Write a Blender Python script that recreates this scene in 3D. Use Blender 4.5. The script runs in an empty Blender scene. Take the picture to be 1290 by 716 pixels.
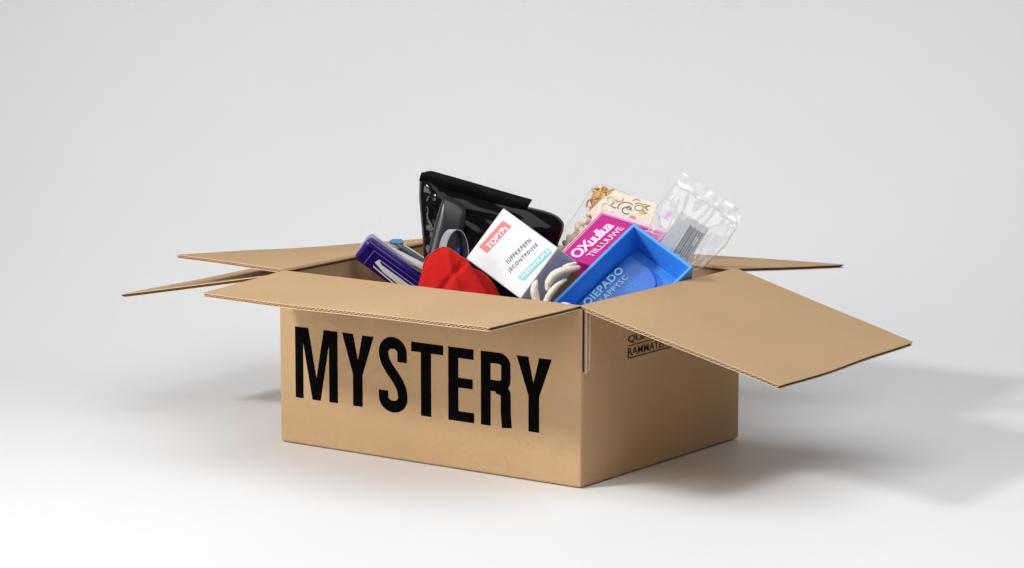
import bpy, bmesh, math, random
from mathutils import Vector as V, noise

sc = bpy.context.scene
C = sc.collection
random.seed(7)

# ------------------------------------------------------------------ camera
cam_d = bpy.data.cameras.new('camera')
cam = bpy.data.objects.new('camera', cam_d)
C.objects.link(cam)
cam.location = (2.108, -3.078, 0.853)
cam.rotation_euler = (math.radians(90) - 0.1612, 0, 0.6224)
cam_d.sensor_width = 36.0
cam_d.lens = 36.0 * 4055.78 / 1290.0
cam_d.clip_start = 0.05
cam_d.clip_end = 60
sc.camera = cam

# ------------------------------------------------------------------ studio light
w = bpy.data.worlds.new('World')
sc.world = w
w.use_nodes = True
w.node_tree.nodes['Background'].inputs['Color'].default_value = (0.93, 0.96, 1.0, 1)
w.node_tree.nodes['Background'].inputs['Strength'].default_value = 0.2


def area(name, loc, target, sx, sy, power, col, spread=180):
    d = bpy.data.lights.new(name, 'AREA')
    d.shape = 'RECTANGLE'
    d.size, d.size_y, d.energy, d.color = sx, sy, power, col
    d.spread = math.radians(spread)        # honeycomb grid on the softbox
    o = bpy.data.objects.new(name, d)
    C.objects.link(o)
    o.location = loc
    o.rotation_euler = (V(target) - V(loc)).to_track_quat('-Z', 'Y').to_euler()
    return o


area('key_softbox', (-1.20, -1.85, 1.78), (0.04, 0.16, 0.10), 0.30, 0.30, 14.8, (1.0, 0.985, 0.965), 104)
area('overhead_softbox', (0.62, -0.25, 1.62), (0.55, 0.05, 0), 2.0, 1.6, 22.5, (0.955, 0.98, 1.0))
area('added_side_fill', (-1.45, -2.10, 0.70), (-0.10, 0.0, 0.10), 1.0, 0.8, 4.8, (1.0, 0.99, 0.975), 90)  # added fill, brightens the box front while grazing the backdrop

sc.view_settings.view_transform = 'Standard'
sc.view_settings.look = 'None'
sc.view_settings.exposure = 0.0
sc.view_settings.gamma = 1.0
sc.render.engine = 'CYCLES'
sc.cycles.max_bounces = 10
sc.cycles.transparent_max_bounces = 24
sc.cycles.use_denoising = True
sc.cycles.denoising_input_passes = 'RGB'

# ------------------------------------------------------------------ helpers


def lin(r, g, b):
    f = lambda c: (c / 255 / 12.92) if c / 255 <= 0.04045 else ((c / 255 + 0.055) / 1.055) ** 2.4
    return (f(r), f(g), f(b), 1)


def mat(name, col, rough=0.5, spec=0.5, bump=0, bscale=80, var=0, vscale=30, coat=0, sheen=0, metal=0, stretch=(1, 1, 1)):
    m = bpy.data.materials.new(name)
    m.use_nodes = True
    nt = m.node_tree
    b = nt.nodes['Principled BSDF']
    b.inputs['Base Color'].default_value = col
    b.inputs['Roughness'].default_value = rough
    b.inputs['Specular IOR Level'].default_value = spec
    b.inputs['Coat Weight'].default_value = coat
    b.inputs['Coat Roughness'].default_value = 0.08
    b.inputs['Sheen Weight'].default_value = sheen
    b.inputs['Metallic'].default_value = metal
    tc = nt.nodes.new('ShaderNodeTexCoord')
    mp = nt.nodes.new('ShaderNodeMapping')
    mp.inputs['Scale'].default_value = stretch
    nt.links.new(tc.outputs['Object'], mp.inputs['Vector'])
    if var:
        n = nt.nodes.new('ShaderNodeTexNoise')
        n.inputs['Scale'].default_value = vscale
        n.inputs['Detail'].default_value = 6
        n.inputs['Roughness'].default_value = 0.65
        nt.links.new(mp.outputs['Vector'], n.inputs['Vector'])
        r = nt.nodes.new('ShaderNodeMapRange')
        r.inputs['From Min'].default_value = 0.3
        r.inputs['From Max'].default_value = 0.7
        r.inputs['To Min'].default_value = 1 - var
        r.inputs['To Max'].default_value = 1 + var
        nt.links.new(n.outputs['Fac'], r.inputs['Value'])
        mx = nt.nodes.new('ShaderNodeVectorMath')
        mx.operation = 'SCALE'
        mx.inputs[0].default_value = col[:3]
        nt.links.new(r.outputs['Result'], mx.inputs['Scale'])
        nt.links.new(mx.outputs['Vector'], b.inputs['Base Color'])
    if bump:
        n2 = nt.nodes.new('ShaderNodeTexNoise')
        n2.inputs['Scale'].default_value = bscale
        n2.inputs['Detail'].default_value = 4
        nt.links.new(mp.outputs['Vector'], n2.inputs['Vector'])
        bp = nt.nodes.new('ShaderNodeBump')
        bp.inputs['Strength'].default_value = bump
        bp.inputs['Distance'].default_value = 0.002
        nt.links.new(n2.outputs['Fac'], bp.inputs['Height'])
        nt.links.new(bp.outputs['Normal'], b.inputs['Normal'])
    return m


def film(name, base=0.06, haze=0.03, rough=0.12, tint=(1, 1, 1), bump=0.14):
    """thin clear plastic: mostly see-through, a little milky, glossy by Fresnel"""
    m = bpy.data.materials.new(name)
    m.use_nodes = True
    nt = m.node_tree
    nt.nodes.remove(nt.nodes['Principled BSDF'])
    out = nt.nodes['Material Output']
    tr = nt.nodes.new('ShaderNodeBsdfTransparent')
    tr.inputs['Color'].default_value = (*tint, 1)
    gl = nt.nodes.new('ShaderNodeBsdfGlossy')
    gl.inputs['Roughness'].default_value = rough
    gl.inputs['Color'].default_value = (1, 1, 1, 1)
    df = nt.nodes.new('ShaderNodeBsdfDiffuse')
    df.inputs['Color'].default_value = (0.95, 0.95, 0.96, 1)
    lw = nt.nodes.new('ShaderNodeLayerWeight')
    lw.inputs['Blend'].default_value = 0.5
    fr = nt.nodes.new('ShaderNodeMath')
    fr.operation = 'POWER'
    fr.inputs[1].default_value = 4.0
    nt.links.new(lw.outputs['Facing'], fr.inputs[0])
    tc = nt.nodes.new('ShaderNodeTexCoord')
    n2 = nt.nodes.new('ShaderNodeTexNoise')
    n2.inputs['Scale'].default_value = 60
    n2.inputs['Detail'].default_value = 1
    nt.links.new(tc.outputs['Object'], n2.inputs['Vector'])
    bp = nt.nodes.new('ShaderNodeBump')
    bp.inputs['Strength'].default_value = bump
    bp.inputs['Distance'].default_value = 0.004
    nt.links.new(n2.outputs['Fac'], bp.inputs['Height'])
    nt.links.new(bp.outputs['Normal'], gl.inputs['Normal'])
    ad = nt.nodes.new('ShaderNodeMath')
    ad.operation = 'ADD'
    ad.inputs[1].default_value = base
    ad.use_clamp = True
    nt.links.new(fr.outputs[0], ad.inputs[0])
    m1 = nt.nodes.new('ShaderNodeMixShader')
    m1.inputs['Fac'].default_value = haze
    nt.links.new(tr.outputs[0], m1.inputs[1])
    nt.links.new(df.outputs[0], m1.inputs[2])
    m2 = nt.nodes.new('ShaderNodeMixShader')
    nt.links.new(ad.outputs[0], m2.inputs['Fac'])
    nt.links.new(m1.outputs[0], m2.inputs[1])
    nt.links.new(gl.outputs[0], m2.inputs[2])
    nt.links.new(m2.outputs[0], out.inputs['Surface'])
    return m


def thing(name, label, cat, loc):
    o = bpy.data.objects.new(name, None)
    o.empty_display_size = 0.02
    C.objects.link(o)
    o.location = loc
    o['label'] = label
    o['category'] = cat
    return o


def world_loc(o):
    l = V((0, 0, 0))
    while o:
        l = l + o.location
        o = o.parent
    return l


def mesh(name, verts, faces, mats, parent=None, mi=None, smooth=False, label=None):
    """one mesh object; vertices in world metres, shifted under the parent"""
    off = world_loc(parent) if parent else V((0, 0, 0))
    me = bpy.data.meshes.new(name)
    me.from_pydata([tuple(V(v) - off) for v in verts], [], faces)
    for m in (mats if isinstance(mats, (list, tuple)) else [mats]):
        me.materials.append(m)
    if mi:
        for p, i in zip(me.polygons, mi):
            p.material_index = i
    if smooth:
        for p in me.polygons:
            p.use_smooth = True
    me.update()
    o = bpy.data.objects.new(name, me)
    C.objects.link(o)
    if parent:
        o.parent = parent
    if label:
        o['label'] = label
    return o


def from_bm(name, bm, mats, parent=None, smooth=False, label=None):
    bmesh.ops.recalc_face_normals(bm, faces=bm.faces[:])
    bm.verts.index_update()
    vs = [v.co.copy() for v in bm.verts]
    fs = [[v.index for v in f.verts] for f in bm.faces]
    mi = [f.material_index for f in bm.faces]
    bm.free()
    return mesh(name, vs, fs, mats, parent, mi, smooth, label)


class Frame:
    """a local frame standing in the world: p(u, v, n)"""

    def __init__(s, o, u, v, n=None):
        s.o, s.u, s.v = V(o), V(u).normalized(), V(v).normalized()
        s.n = V(n).normalized() if n else s.u.cross(s.v).normalized()

    def p(s, u, v, n=0.0):
        return s.o + s.u * u + s.v * v + s.n * n


def resample(pts, n, smooth=0):
    pts = [V((p[0], p[1], 0)) for p in pts]
    L = [0]
    for i in range(len(pts)):
        L.append(L[-1] + (pts[(i + 1) % len(pts)] - pts[i]).length)
    out = []
    j = 0
    for k in range(n):
        t = L[-1] * k / n
        while L[j + 1] < t:
            j += 1
        f = (t - L[j]) / max(1e-9, L[j + 1] - L[j])
        out.append(pts[j].lerp(pts[(j + 1) % len(pts)], f))
    for _ in range(smooth):
        out = [(out[i - 1] + out[i] * 2 + out[(i + 1) % n]) / 4 for i in range(n)]
    return [(p.x, p.y) for p in out]


def pillow(name, F, outline, thick, m, parent, n=96, rings=14, smooth=2, center=None, back=1.0, disp=None, power=2.2, label=None):
    """inflated bag: rings from the outline to the centre, front and back"""
    o = resample(outline, n, smooth)
    cx, cy = center or (sum(p[0] for p in o) / n, sum(p[1] for p in o) / n)
    vs, fs = [], []
    for side in (1, -1):
        base = len(vs)
        for k in range(rings):
            s = k / rings
            h = (1 - (1 - s) ** power) ** 0.6 * thick * (1 if side > 0 else back)
            for (x, y) in o:
                u, v = x + (cx - x) * s, y + (cy - y) * s
                d = disp(u, v, s, side) if disp else 0
                vs.append(F.p(u, v, side * (h + d * min(1, s * 6)) + 0))
        vs.append(F.p(cx, cy, side * (thick * (1 if side > 0 else back) + (disp(cx, cy, 1, side) if disp else 0))))
        for k in range(rings - 1):
            for i in range(n):
                a, b = base + k * n + i, base + k * n + (i + 1) % n
                q = [a, b, b + n, a + n]
                fs.append(q if side > 0 else q[::-1])
        for i in range(n):
            a, b = base + (rings - 1) * n + i, base + (rings - 1) * n + (i + 1) % n
            q = [a, b, base + rings * n]
            fs.append(q if side > 0 else q[::-1])
    bm = bmesh.new()
    bv = [bm.verts.new(v) for v in vs]
    for f in fs:
        bm.faces.new([bv[i] for i in f])
    bmesh.ops.remove_doubles(bm, verts=bm.verts[:], dist=1e-5)
    return from_bm(name, bm, m, parent, True, label)


def slab(name, F, outline, t0, t1, m, parent, bevel=0.0, label=None, smooth=False, seg=2):
    """an outline given a thickness along the frame's normal, edges rounded"""
    bm = bmesh.new()
    a = [bm.verts.new(F.p(x, y, t0)) for x, y in outline]
    b = [bm.verts.new(F.p(x, y, t1)) for x, y in outline]
    n = len(outline)
    bm.faces.new(a[::-1])
    bm.faces.new(b)
    for i in range(n):
        bm.faces.new([a[i], a[(i + 1) % n], b[(i + 1) % n], b[i]])
    bmesh.ops.recalc_face_normals(bm, faces=bm.faces[:])
    if bevel:
        es = [e for e in bm.edges if len(e.link_faces) == 2 and e.calc_face_angle(0) > 0.6]
        bmesh.ops.bevel(bm, geom=es, offset=bevel, segments=seg, affect='EDGES', profile=0.5, clamp_overlap=True)
    return from_bm(name, bm, m, parent, smooth, label)


def rect(u0, v0, u1, v1):
    return [(u0, v0), (u1, v0), (u1, v1), (u0, v1)]


def decal(name, F, polys, m, parent, lift=0.0004, label=None):
    """flat print: polygons just proud of a face"""
    vs, fs = [], []
    for i, poly in enumerate(polys):
        b = len(vs)
        vs += [F.p(x, y, lift + i * 0.000004) for x, y in poly]
        fs.append(list(range(b, b + len(poly))))
    return mesh(name, vs, fs, m, parent, label=label)


def stroke(path, wd):
    """quads following a path, as polygons"""
    out = []
    P = [V((a, b, 0)) for a, b in path]
    L, R = [], []
    for i, p in enumerate(P):
        t = (P[min(i + 1, len(P) - 1)] - P[max(i - 1, 0)]).normalized()
        nn = V((-t.y, t.x, 0)) * wd / 2
        L.append(p + nn)
        R.append(p - nn)
    for i in range(len(P) - 1):
        out.append([(q.x, q.y) for q in (R[i], R[i + 1], L[i + 1], L[i])])
    return out


def arc(cx, cy, rx, ry, a0, a1, n=10):
    return [(cx + rx * math.cos(math.radians(a0 + (a1 - a0) * i / n)), cy + ry * math.sin(math.radians(a0 + (a1 - a0) * i / n))) for i in range(n + 1)]


def text(name, body, F, u0, v0, wd, ht, m, parent, shear=0.0, bold=0.0, lift=0.0005, spacing=1.0):
    """lettering fitted to a wd x ht box whose lower left corner is (u0, v0) of the frame"""
    cu = bpy.data.curves.new('t', 'FONT')
    cu.body = body
    cu.shear = shear
    cu.offset = bold
    cu.space_character = spacing
    cu.resolution_u = 3
    o = bpy.data.objects.new('t', cu)
    C.objects.link(o)
    dg = bpy.context.evaluated_depsgraph_get()
    me = bpy.data.meshes.new_from_object(o.evaluated_get(dg))
    xs = [v.co.x for v in me.vertices]
    ys = [v.co.y for v in me.vertices]
    x0, x1, y0, y1 = min(xs), max(xs), min(ys), max(ys)
    vs = [F.p(u0 + (v.co.x - x0) / (x1 - x0) * wd, v0 + (v.co.y - y0) / (y1 - y0) * ht, lift) for v in me.vertices]
    fs = [list(p.vertices) for p in me.polygons]
    bpy.data.objects.remove(o)
    bpy.data.curves.remove(cu)
    bpy.data.meshes.remove(me)
    return mesh(name, vs, fs, m, parent)


def tube(name, pts, radii, m, parent, seg=12, sub=6, squash=None, label=None):
    """smooth tapered tube through world points"""
    P = [V(p) for p in pts]
    path, rad = [], []
    n = len(P)
    for i in range(n - 1):
        p0, p1, p2, p3 = P[max(i - 1, 0)], P[i], P[i + 1], P[min(i + 2, n - 1)]
        for k in range(sub):
            t = k / sub
            path.append(0.5 * ((2 * p1) + (p2 - p0) * t + (2 * p0 - 5 * p1 + 4 * p2 - p3) * t * t + (3 * p1 - p0 - 3 * p2 + p3) * t ** 3))
            rad.append(radii[i] + (radii[i + 1] - radii[i]) * t)
    path.append(P[-1])
    rad.append(radii[-1])
    vs, fs = [], []
    side = None
    for i, p in enumerate(path):
        t = (path[min(i + 1, len(path) - 1)] - path[max(i - 1, 0)]).normalized()
        if side is None:
            side = t.cross(V((0.3, 0.8, 0.52))).normalized()
        side = (side - t * side.dot(t)).normalized()
        up = t.cross(side)
        for k in range(seg):
            a = 2 * math.pi * k / seg
            vs.append(p + side * math.cos(a) * rad[i] + up * math.sin(a) * rad[i] * (squash or 1))
    for i in range(len(path) - 1):
        for k in range(seg):
            a, b = i * seg + k, i * seg + (k + 1) % seg
            fs.append([a, b, b + seg, a + seg])
    fs.append(list(range(seg))[::-1])
    fs.append(list(range(len(vs) - seg, len(vs))))
    return mesh(name, vs, fs, m, parent, smooth=True, label=label)


def box_frame(A, a, b, c):
    """frame on a carton's front face: u along a, v along b, normal towards the outside (-c)"""
    return Frame(A, a, b, -V(c))


def catmull(P, t):
    n_ = len(P) - 1
    i = min(int(t * n_), n_ - 1)
    f = t * n_ - i
    p0, p1, p2, p3 = (V((*P[max(0, min(n_, i + k))], 0)) for k in (-1, 0, 1, 2))
    return 0.5 * ((2 * p1) + (p2 - p0) * f + (2 * p0 - 5 * p1 + 4 * p2 - p3) * f * f + (3 * p1 - p0 - 3 * p2 + p3) * f ** 3)


def nz(x, y, z, s, seed=0.0):
    return noise.noise(V((x * s + seed, y * s + seed * 1.7, z * s)))


# ------------------------------------------------------------------ materials
M_paper = mat('white_backdrop_paper', (0.80, 0.80, 0.805, 1), 0.55, 0.3, bump=0.03, bscale=220, var=0.012, vscale=3)
KR = (0.495, 0.326, 0.178, 1)
M_kraft = mat('kraft_cardboard', KR, 0.9, 0.12, bump=0.10, bscale=420, var=0.035, vscale=170)


def kraft_detail(m):
    nt = m.node_tree
    b = nt.nodes['Principled BSDF']
    src = b.inputs['Base Color'].links[0].from_socket
    tc = next(n for n in nt.nodes if n.type == 'TEX_COORD')

    def noise_fac(scale, stretch, lo, hi, f0, f1):
        mp = nt.nodes.new('ShaderNodeMapping')
        mp.inputs['Scale'].default_value = stretch
        nt.links.new(tc.outputs['Object'], mp.inputs['Vector'])
        n = nt.nodes.new('ShaderNodeTexNoise')
        n.inputs['Scale'].default_value = scale
        n.inputs['Detail'].default_value = 3
        nt.links.new(mp.outputs['Vector'], n.inputs['Vector'])
        r = nt.nodes.new('ShaderNodeMapRange')
        for k, v in (('From Min', f0), ('From Max', f1), ('To Min', lo), ('To Max', hi)):
            r.inputs[k].default_value = v
        nt.links.new(n.outputs['Fac'], r.inputs['Value'])
        return r.outputs['Result']
    for fac in (noise_fac(7, (1, 1, 1), 0.955, 1.045, 0.3, 0.7), noise_fac(330, (1, 1, 0.45), 0.86, 1.02, 0.28, 0.42)):
        mx = nt.nodes.new('ShaderNodeVectorMath')
        mx.operation = 'SCALE'
        nt.links.new(src, mx.inputs[0])
        nt.links.new(fac, mx.inputs['Scale'])
        src = mx.outputs['Vector']
    nt.links.new(src, b.inputs['Base Color'])


kraft_detail(M_kraft)
M_edge = mat('kraft_cut_edge', (0.70, 0.52, 0.35, 1), 0.9, 0.15, var=0.12, vscale=200)
M_core = mat('kraft_flute', (0.52, 0.35, 0.20, 1), 0.95, 0.1, var=0.15, vscale=150)
M_slotshade = mat('painted_slot_shade', (0.05, 0.03, 0.017, 1), 0.95, 0.05)  # shade of the corner gap, put into the colour
M_ink = mat('black_ink', (0.0022, 0.0022, 0.0024, 1), 0.9, 0.03)
M_stamp = mat('brown_stamp_ink', (0.035, 0.016, 0.010, 1), 0.8, 0.2, var=0.3, vscale=300)
M_black = mat('black_gloss_film', (0.0018, 0.0018, 0.0022, 1), 0.12, 0.22, bump=0.06, bscale=35)
M_blackseal = mat('black_seal_film', (0.0025, 0.0025, 0.0025, 1), 0.45, 0.08)
M_tube = mat('dark_grey_tube_plastic', (0.020, 0.020, 0.022, 1), 0.30, 0.5)
M_silver = mat('silver_band', (0.62, 0.65, 0.68, 1), 0.28, 0.5, metal=0.65)
M_navy = mat('navy_lining', (0.012, 0.016, 0.03, 1), 0.4, 0.5)
M_cobalt = mat('cobalt_plastic', (0.012, 0.06, 0.42, 1), 0.3, 0.5)
M_red = mat('red_fabric', (0.50, 0.010, 0.008, 1), 0.85, 0.12, bump=0.22, bscale=420, var=0.10, vscale=60, sheen=0.08)
M_redseam = mat('red_seam', (0.66, 0.06, 0.05, 1), 0.8, 0.2)
M_white = mat('white_carton', (0.60, 0.60, 0.615, 1), 0.42, 0.35, var=0.015, vscale=40)
M_rlabel = mat('faded_red_print', (0.55, 0.085, 0.075, 1), 0.45)
M_wprint = mat('white_print', (0.86, 0.84, 0.84, 1), 0.5)
M_gprint = mat('grey_print', (0.09, 0.10, 0.115, 1), 0.6)
M_teal = mat('teal_print', (0.08, 0.47, 0.49, 1), 0.45)
M_cream = mat('cream_cord', (0.74, 0.66, 0.58, 1), 0.65, 0.3, bump=0.5, bscale=200, var=0.08, vscale=90)
M_mag = mat('magenta_carton', (0.56, 0.012, 0.235, 1), 0.35, 0.5, var=0.03, vscale=30)
M_pink = mat('pale_pink_border', (0.84, 0.55, 0.70, 1), 0.4)
M_pinkprint = mat('pink_white_print', (0.88, 0.66, 0.80, 1), 0.5)
M_tray = mat('blue_plastic', (0.055, 0.34, 0.88, 1), 0.33, 0.5, bump=0.02, bscale=40)
M_pouch = mat('blue_gloss_pouch', (0.016, 0.15, 0.58, 1), 0.25, 0.5, bump=0.05, bscale=60)
M_cyan = mat('cyan_print', (0.42, 0.86, 0.92, 1), 0.5)
M_cyand = mat('faded_cyan_print', (0.07, 0.34, 0.66, 1), 0.5)
M_indigo = mat('indigo_gloss', (0.016, 0.004, 0.135, 1), 0.25, 0.4, coat=0.15)
M_indigoline = mat('indigo_line_print', (0.22, 0.17, 0.55, 1), 0.35)
M_lav = mat('lavender_print', (0.42, 0.33, 0.80, 1), 0.35)
M_rimhighlight = mat('lavender_highlight', (0.60, 0.56, 0.78, 1), 0.4)  # rim highlight of the indigo package, put into the colour
M_card = mat('pale_grey_card', (0.60, 0.59, 0.57, 1), 0.6, 0.3, var=0.05, vscale=60)
M_cap = mat('sky_blue_plastic', (0.04, 0.23, 0.50, 1), 0.35)
M_stem = mat('slate_plastic', (0.05, 0.085, 0.11, 1), 0.4)
M_film = film('clear_film', 0.06, 0.11, 0.07)
M_film2 = film('snack_film', 0.02, 0.06, 0.12)
M_seal = film('clear_film_seal', 0.20, 0.85, 0.22, bump=0.14)
M_noodle = mat('yellow_noodle', (0.74, 0.47, 0.12, 1), 0.5, 0.4, var=0.2, vscale=120)
M_noodle2 = mat('orange_noodle', (0.66, 0.29, 0.07, 1), 0.5, 0.4, var=0.2, vscale=120)
M_puff = mat('cream_puff', (0.76, 0.62, 0.48, 1), 0.7, 0.3, bump=0.4, bscale=150, var=0.15, vscale=100)
M_puff2 = mat('brown_puff', (0.42, 0.22, 0.12, 1), 0.7, 0.3, bump=0.4, bscale=150, var=0.2, vscale=100)
M_label = mat('cream_label', (0.80, 0.73, 0.58, 1), 0.5, 0.3, var=0.05, vscale=80)
M_olive = mat('olive_print', (0.24, 0.27, 0.10, 1), 0.6)
M_ochre = mat('ochre_print', (0.62, 0.50, 0.20, 1), 0.6)
M_brown = mat('brown_print', (0.30, 0.15, 0.06, 1), 0.6)
M_char = mat('charcoal_print', (0.045, 0.045, 0.055, 1), 0.6)
M_coral = mat('coral_print', (0.70, 0.24, 0.16, 1), 0.6)
M_rib = mat('grey_rib', (0.16, 0.16, 0.17, 1), 0.35, 0.5)

# ------------------------------------------------------------------ backdrop: floor sweeping up into a wall
BA = 0.54                              # the paper runs at a slight angle to the box's rear
f2 = V((-math.sin(BA), math.cos(BA), 0))
r2 = V((math.cos(BA), math.sin(BA), 0))
prof = [(-0.90, 0), (-0.5, 0), (0.0, 0)]
SW, RAD = 0.62, 0.62
prof += [(SW + RAD * math.sin(math.radians(a)), RAD * (1 - math.cos(math.radians(a)))) for a in range(0, 91, 3)]
prof += [(SW + RAD, RAD + z) for z in (0.5, 1.2, 2.2, 3.4)]
vs, fs = [], []
xs = [-1.5, -0.75, 0, 0.65, 1.3]
for (d, z) in prof:
    for x in xs:
        p = f2 * d + r2 * x
        vs.append((p.x, p.y, z))
nx = len(xs)
for i in range(len(prof) - 1):
    for j in range(nx - 1):
        a = i * nx + j
        fs.append([a, a + 1, a + nx + 1, a + nx])
bd = mesh('backdrop', vs, fs, M_paper, smooth=True)
bd['kind'] = 'structure'
bd['label'] = 'white seamless studio backdrop sweeping up behind the box'

# ------------------------------------------------------------------ cardboard box
W, D, H, T = 0.4618, 0.3558, 0.220, 0.0045
Z0 = 0.0012
HW = H - 0.0046                         # the walls end under the folded flaps
box = thing('cardboard_box', 'open brown cardboard box with MYSTERY printed on its front', 'box', (-W / 2, D / 2, 0))


def rrect(x0, y0, x1, y1, r, n=4):
    out = []
    for cx, cy, a in ((x1 - r, y0 + r, -90), (x1 - r, y1 - r, 0), (x0 + r, y1 - r, 90), (x0 + r, y0 + r, 180)):
        for k in range(n + 1):
            t = math.radians(a + 90 * k / n)
            out.append((cx + r * math.cos(t), cy + r * math.sin(t)))
    return out


def densify(loop, step):
    out = []
    for i, a in enumerate(loop):
        b = loop[(i + 1) % len(loop)]
        k = max(1, int(math.dist(a, b) / step))
        out += [(a[0] + (b[0] - a[0]) * j / k, a[1] + (b[1] - a[1]) * j / k) for j in range(k)]
    return out


bm = bmesh.new()
outer = densify(rrect(-W, 0, 0, D, 0.0028), 0.03)
levels = [(Z0, 0.0022), (Z0 + 0.0008, 0.0006), (Z0 + 0.0025, 0)] + [(Z0 + 0.0025 + (HW - 0.0042 - Z0) * k / 8, 0) for k in range(1, 9)] + [(HW - 0.0008, 0.0006)]
rings = []
for z, ins in levels:
    ring = []
    for x, y in outer:
        cx, cy = -W / 2, D / 2
        sx, sy = (x - cx) / (W / 2), (y - cy) / (D / 2)
        bow = 0.0002 * math.sin(math.pi * min(1, max(0, z / H)))          # walls belly out a touch
        bx = bow * (1 - sy * sy) * (1 if sx > 0 else -1) if abs(sx) > 0.985 else 0
        by = bow * (1 - sx * sx) * (1 if sy > 0 else -1) if abs(sy) > 0.985 else 0
        ring.append(bm.verts.new((x - sx * ins + bx, y - sy * ins + by, z)))
    rings.append(ring)
n = len(outer)
for a, b in zip(rings, rings[1:]):
    for i in range(n):
        bm.faces.new([a[i], a[(i + 1) % n], b[(i + 1) % n], b[i]])
inner = [((x + W / 2) * (W - 2 * T) / W - W / 2, (y - D / 2) * (D - 2 * T) / D + D / 2) for x, y in outer]
top_in = [bm.verts.new((x, y, HW - 0.0008)) for x, y in inner]
bot_in = [bm.verts.new((x, y, 0.008)) for x, y in inner]
for i in range(n):
    j = (i + 1) % n
    f = bm.faces.new([rings[-1][i], rings[-1][j], top_in[j], top_in[i]])
    f.material_index = 1
    bm.faces.new([top_in[i], top_in[j], bot_in[j], bot_in[i]])
bm.faces.new(bot_in)
bm.faces.new(rings[0][::-1])
from_bm('body', bm, [M_kraft, M_edge], box, smooth=False)


def flap(h0, h1, o0, o1, up, seed, label, warp=0.0016, curl=0.0, cross=False):
    """corrugated flap: two liners and a fluted core between. h0-h1 hinge, o0-o1 outer edge"""
    h0, h1, o0, o1, up = V(h0), V(h1), V(o0), V(o1), V(up).normalized()
    th, lt = 0.0048, 0.0008
    nu, nv = 22, 10

    def pos(s, t, k):
        p = h0.lerp(h1, s).lerp(o0.lerp(o1, s), t)
        d = nz(s * 2.1, t * 1.7, 0.3, 1.0, seed) * warp * t * 2 - curl * math.sin(math.pi * t)
        return p + up * (d + k)
    fl = None
    bm = bmesh.new()
    for (z0, z1) in ((-lt, 0.0), (-th, -th + lt)):
        g0 = [[bm.verts.new(pos(i / nu, j / nv, z0)) for j in range(nv + 1)] for i in range(nu + 1)]
        g1 = [[bm.verts.new(pos(i / nu, j / nv, z1)) for j in range(nv + 1)] for i in range(nu + 1)]
        for i in range(nu):
            for j in range(nv):
                bm.faces.new([g1[i][j], g1[i + 1][j], g1[i + 1][j + 1], g1[i][j + 1]])
                bm.faces.new([g0[i][j + 1], g0[i + 1][j + 1], g0[i + 1][j], g0[i][j]])
        for i in range(nu):
            for j in (0, nv):
                f = bm.faces.new([g0[i][j], g0[i + 1][j], g1[i + 1][j], g1[i][j]])
                f.material_index = 1
        for j in range(nv):
            for i in (0, nu):
                f = bm.faces.new([g0[i][j], g0[i][j + 1], g1[i][j + 1], g1[i][j]])
                f.material_index = 1
    # the fold closes the hinge side
    fa = [bm.verts.new(pos(i / nu, -0.001, 0.0)) for i in range(nu + 1)]
    fb_ = [bm.verts.new(pos(i / nu, -0.012, -th * 0.5)) for i in range(nu + 1)]
    fc = [bm.verts.new(pos(i / nu, -0.001, -th)) for i in range(nu + 1)]
    for i in range(nu):
        bm.faces.new([fa[i], fa[i + 1], fb_[i + 1], fb_[i]])
        bm.faces.new([fb_[i], fb_[i + 1], fc[i + 1], fc[i]])
    fl = from_bm('flap', bm, [M_kraft, M_edge], box, label=label)
    width = (o0 - h0).length if cross else (o1 - o0).length
    per = 0.0072
    steps = int(width / per * 8)
    cv, cf = [], []
    cols, ct = 5, 0.0007
    for i in range(steps + 1):
        sx_ = 0.004 + 0.992 * i / steps
        z = -th / 2 + math.sin(sx_ * width / per * 2 * math.pi) * (th / 2 - lt - ct - 0.0001)
        for j in range(cols):
            for k in (ct, -ct):
                cv.append(pos(0.0015 + 0.997 * j / (cols - 1), sx_, z + k) if cross else pos(sx_, 0.02 + 0.9785 * j / (cols - 1), z + k))
    R_ = cols * 2
    for i in range(steps):
        for j in range(cols - 1):
            a = i * R_ + j * 2
            cf.append([a, a + 2, a + R_ + 2, a + R_])
            cf.append([a + 1, a + R_ + 1, a + R_ + 3, a + 3])
        for a in ((i * R_ + R_ - 2, i * R_) if cross else (i * R_ + R_ - 2,)):
            cf.append([a, a + 1, a + R_ + 1, a + R_])
    mesh('flute_core', cv, cf, M_core, fl)
    return fl


g = 0.004
flap((-W + g, T, H), (-g, T, H), (-W + 0.001, -0.146, 0.2095), (-0.003, -0.179, 0.2195), (0, 0, 1), 1.0, 'front flap folded out level above the lettering')
flap((-T, g, H), (-T, D - g, H), (0.271, 0.001, 0.1545), (0.249, D - 0.002, 0.1515), (0.25, 0, 0.97), 5.0, 'wide right flap sloping down and outward', 0.002, cross=True)
flap((-W - 0.0005, D - g, H - 0.005), (-W - 0.0005, g, H - 0.005), (-0.734, D - 0.004, 0.1625), (-0.733, 0.002, 0.163), (-0.21, 0, 0.978), 9.0, 'thin-looking left flap sloping down and outward', 0.0006)
flap((-g, D - T, H), (-W + g, D - T, H), (-0.002, 0.622, 0.190), (-W + 0.01, 0.535, 0.190), (0, 0.11, 0.99), 13.0, 'back flap reaching out behind the box', 0.001)
flap((-W + T, D - 0.01, H + 0.0015), (-W + T, 0.003, H + 0.0015), (-0.672, D - 0.005, 0.1895), (-0.634, 0.002, 0.2245), (0, 0, 1), 17.0, 'level upper flap above the sloping left flap', 0.0012, cross=True)

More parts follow.
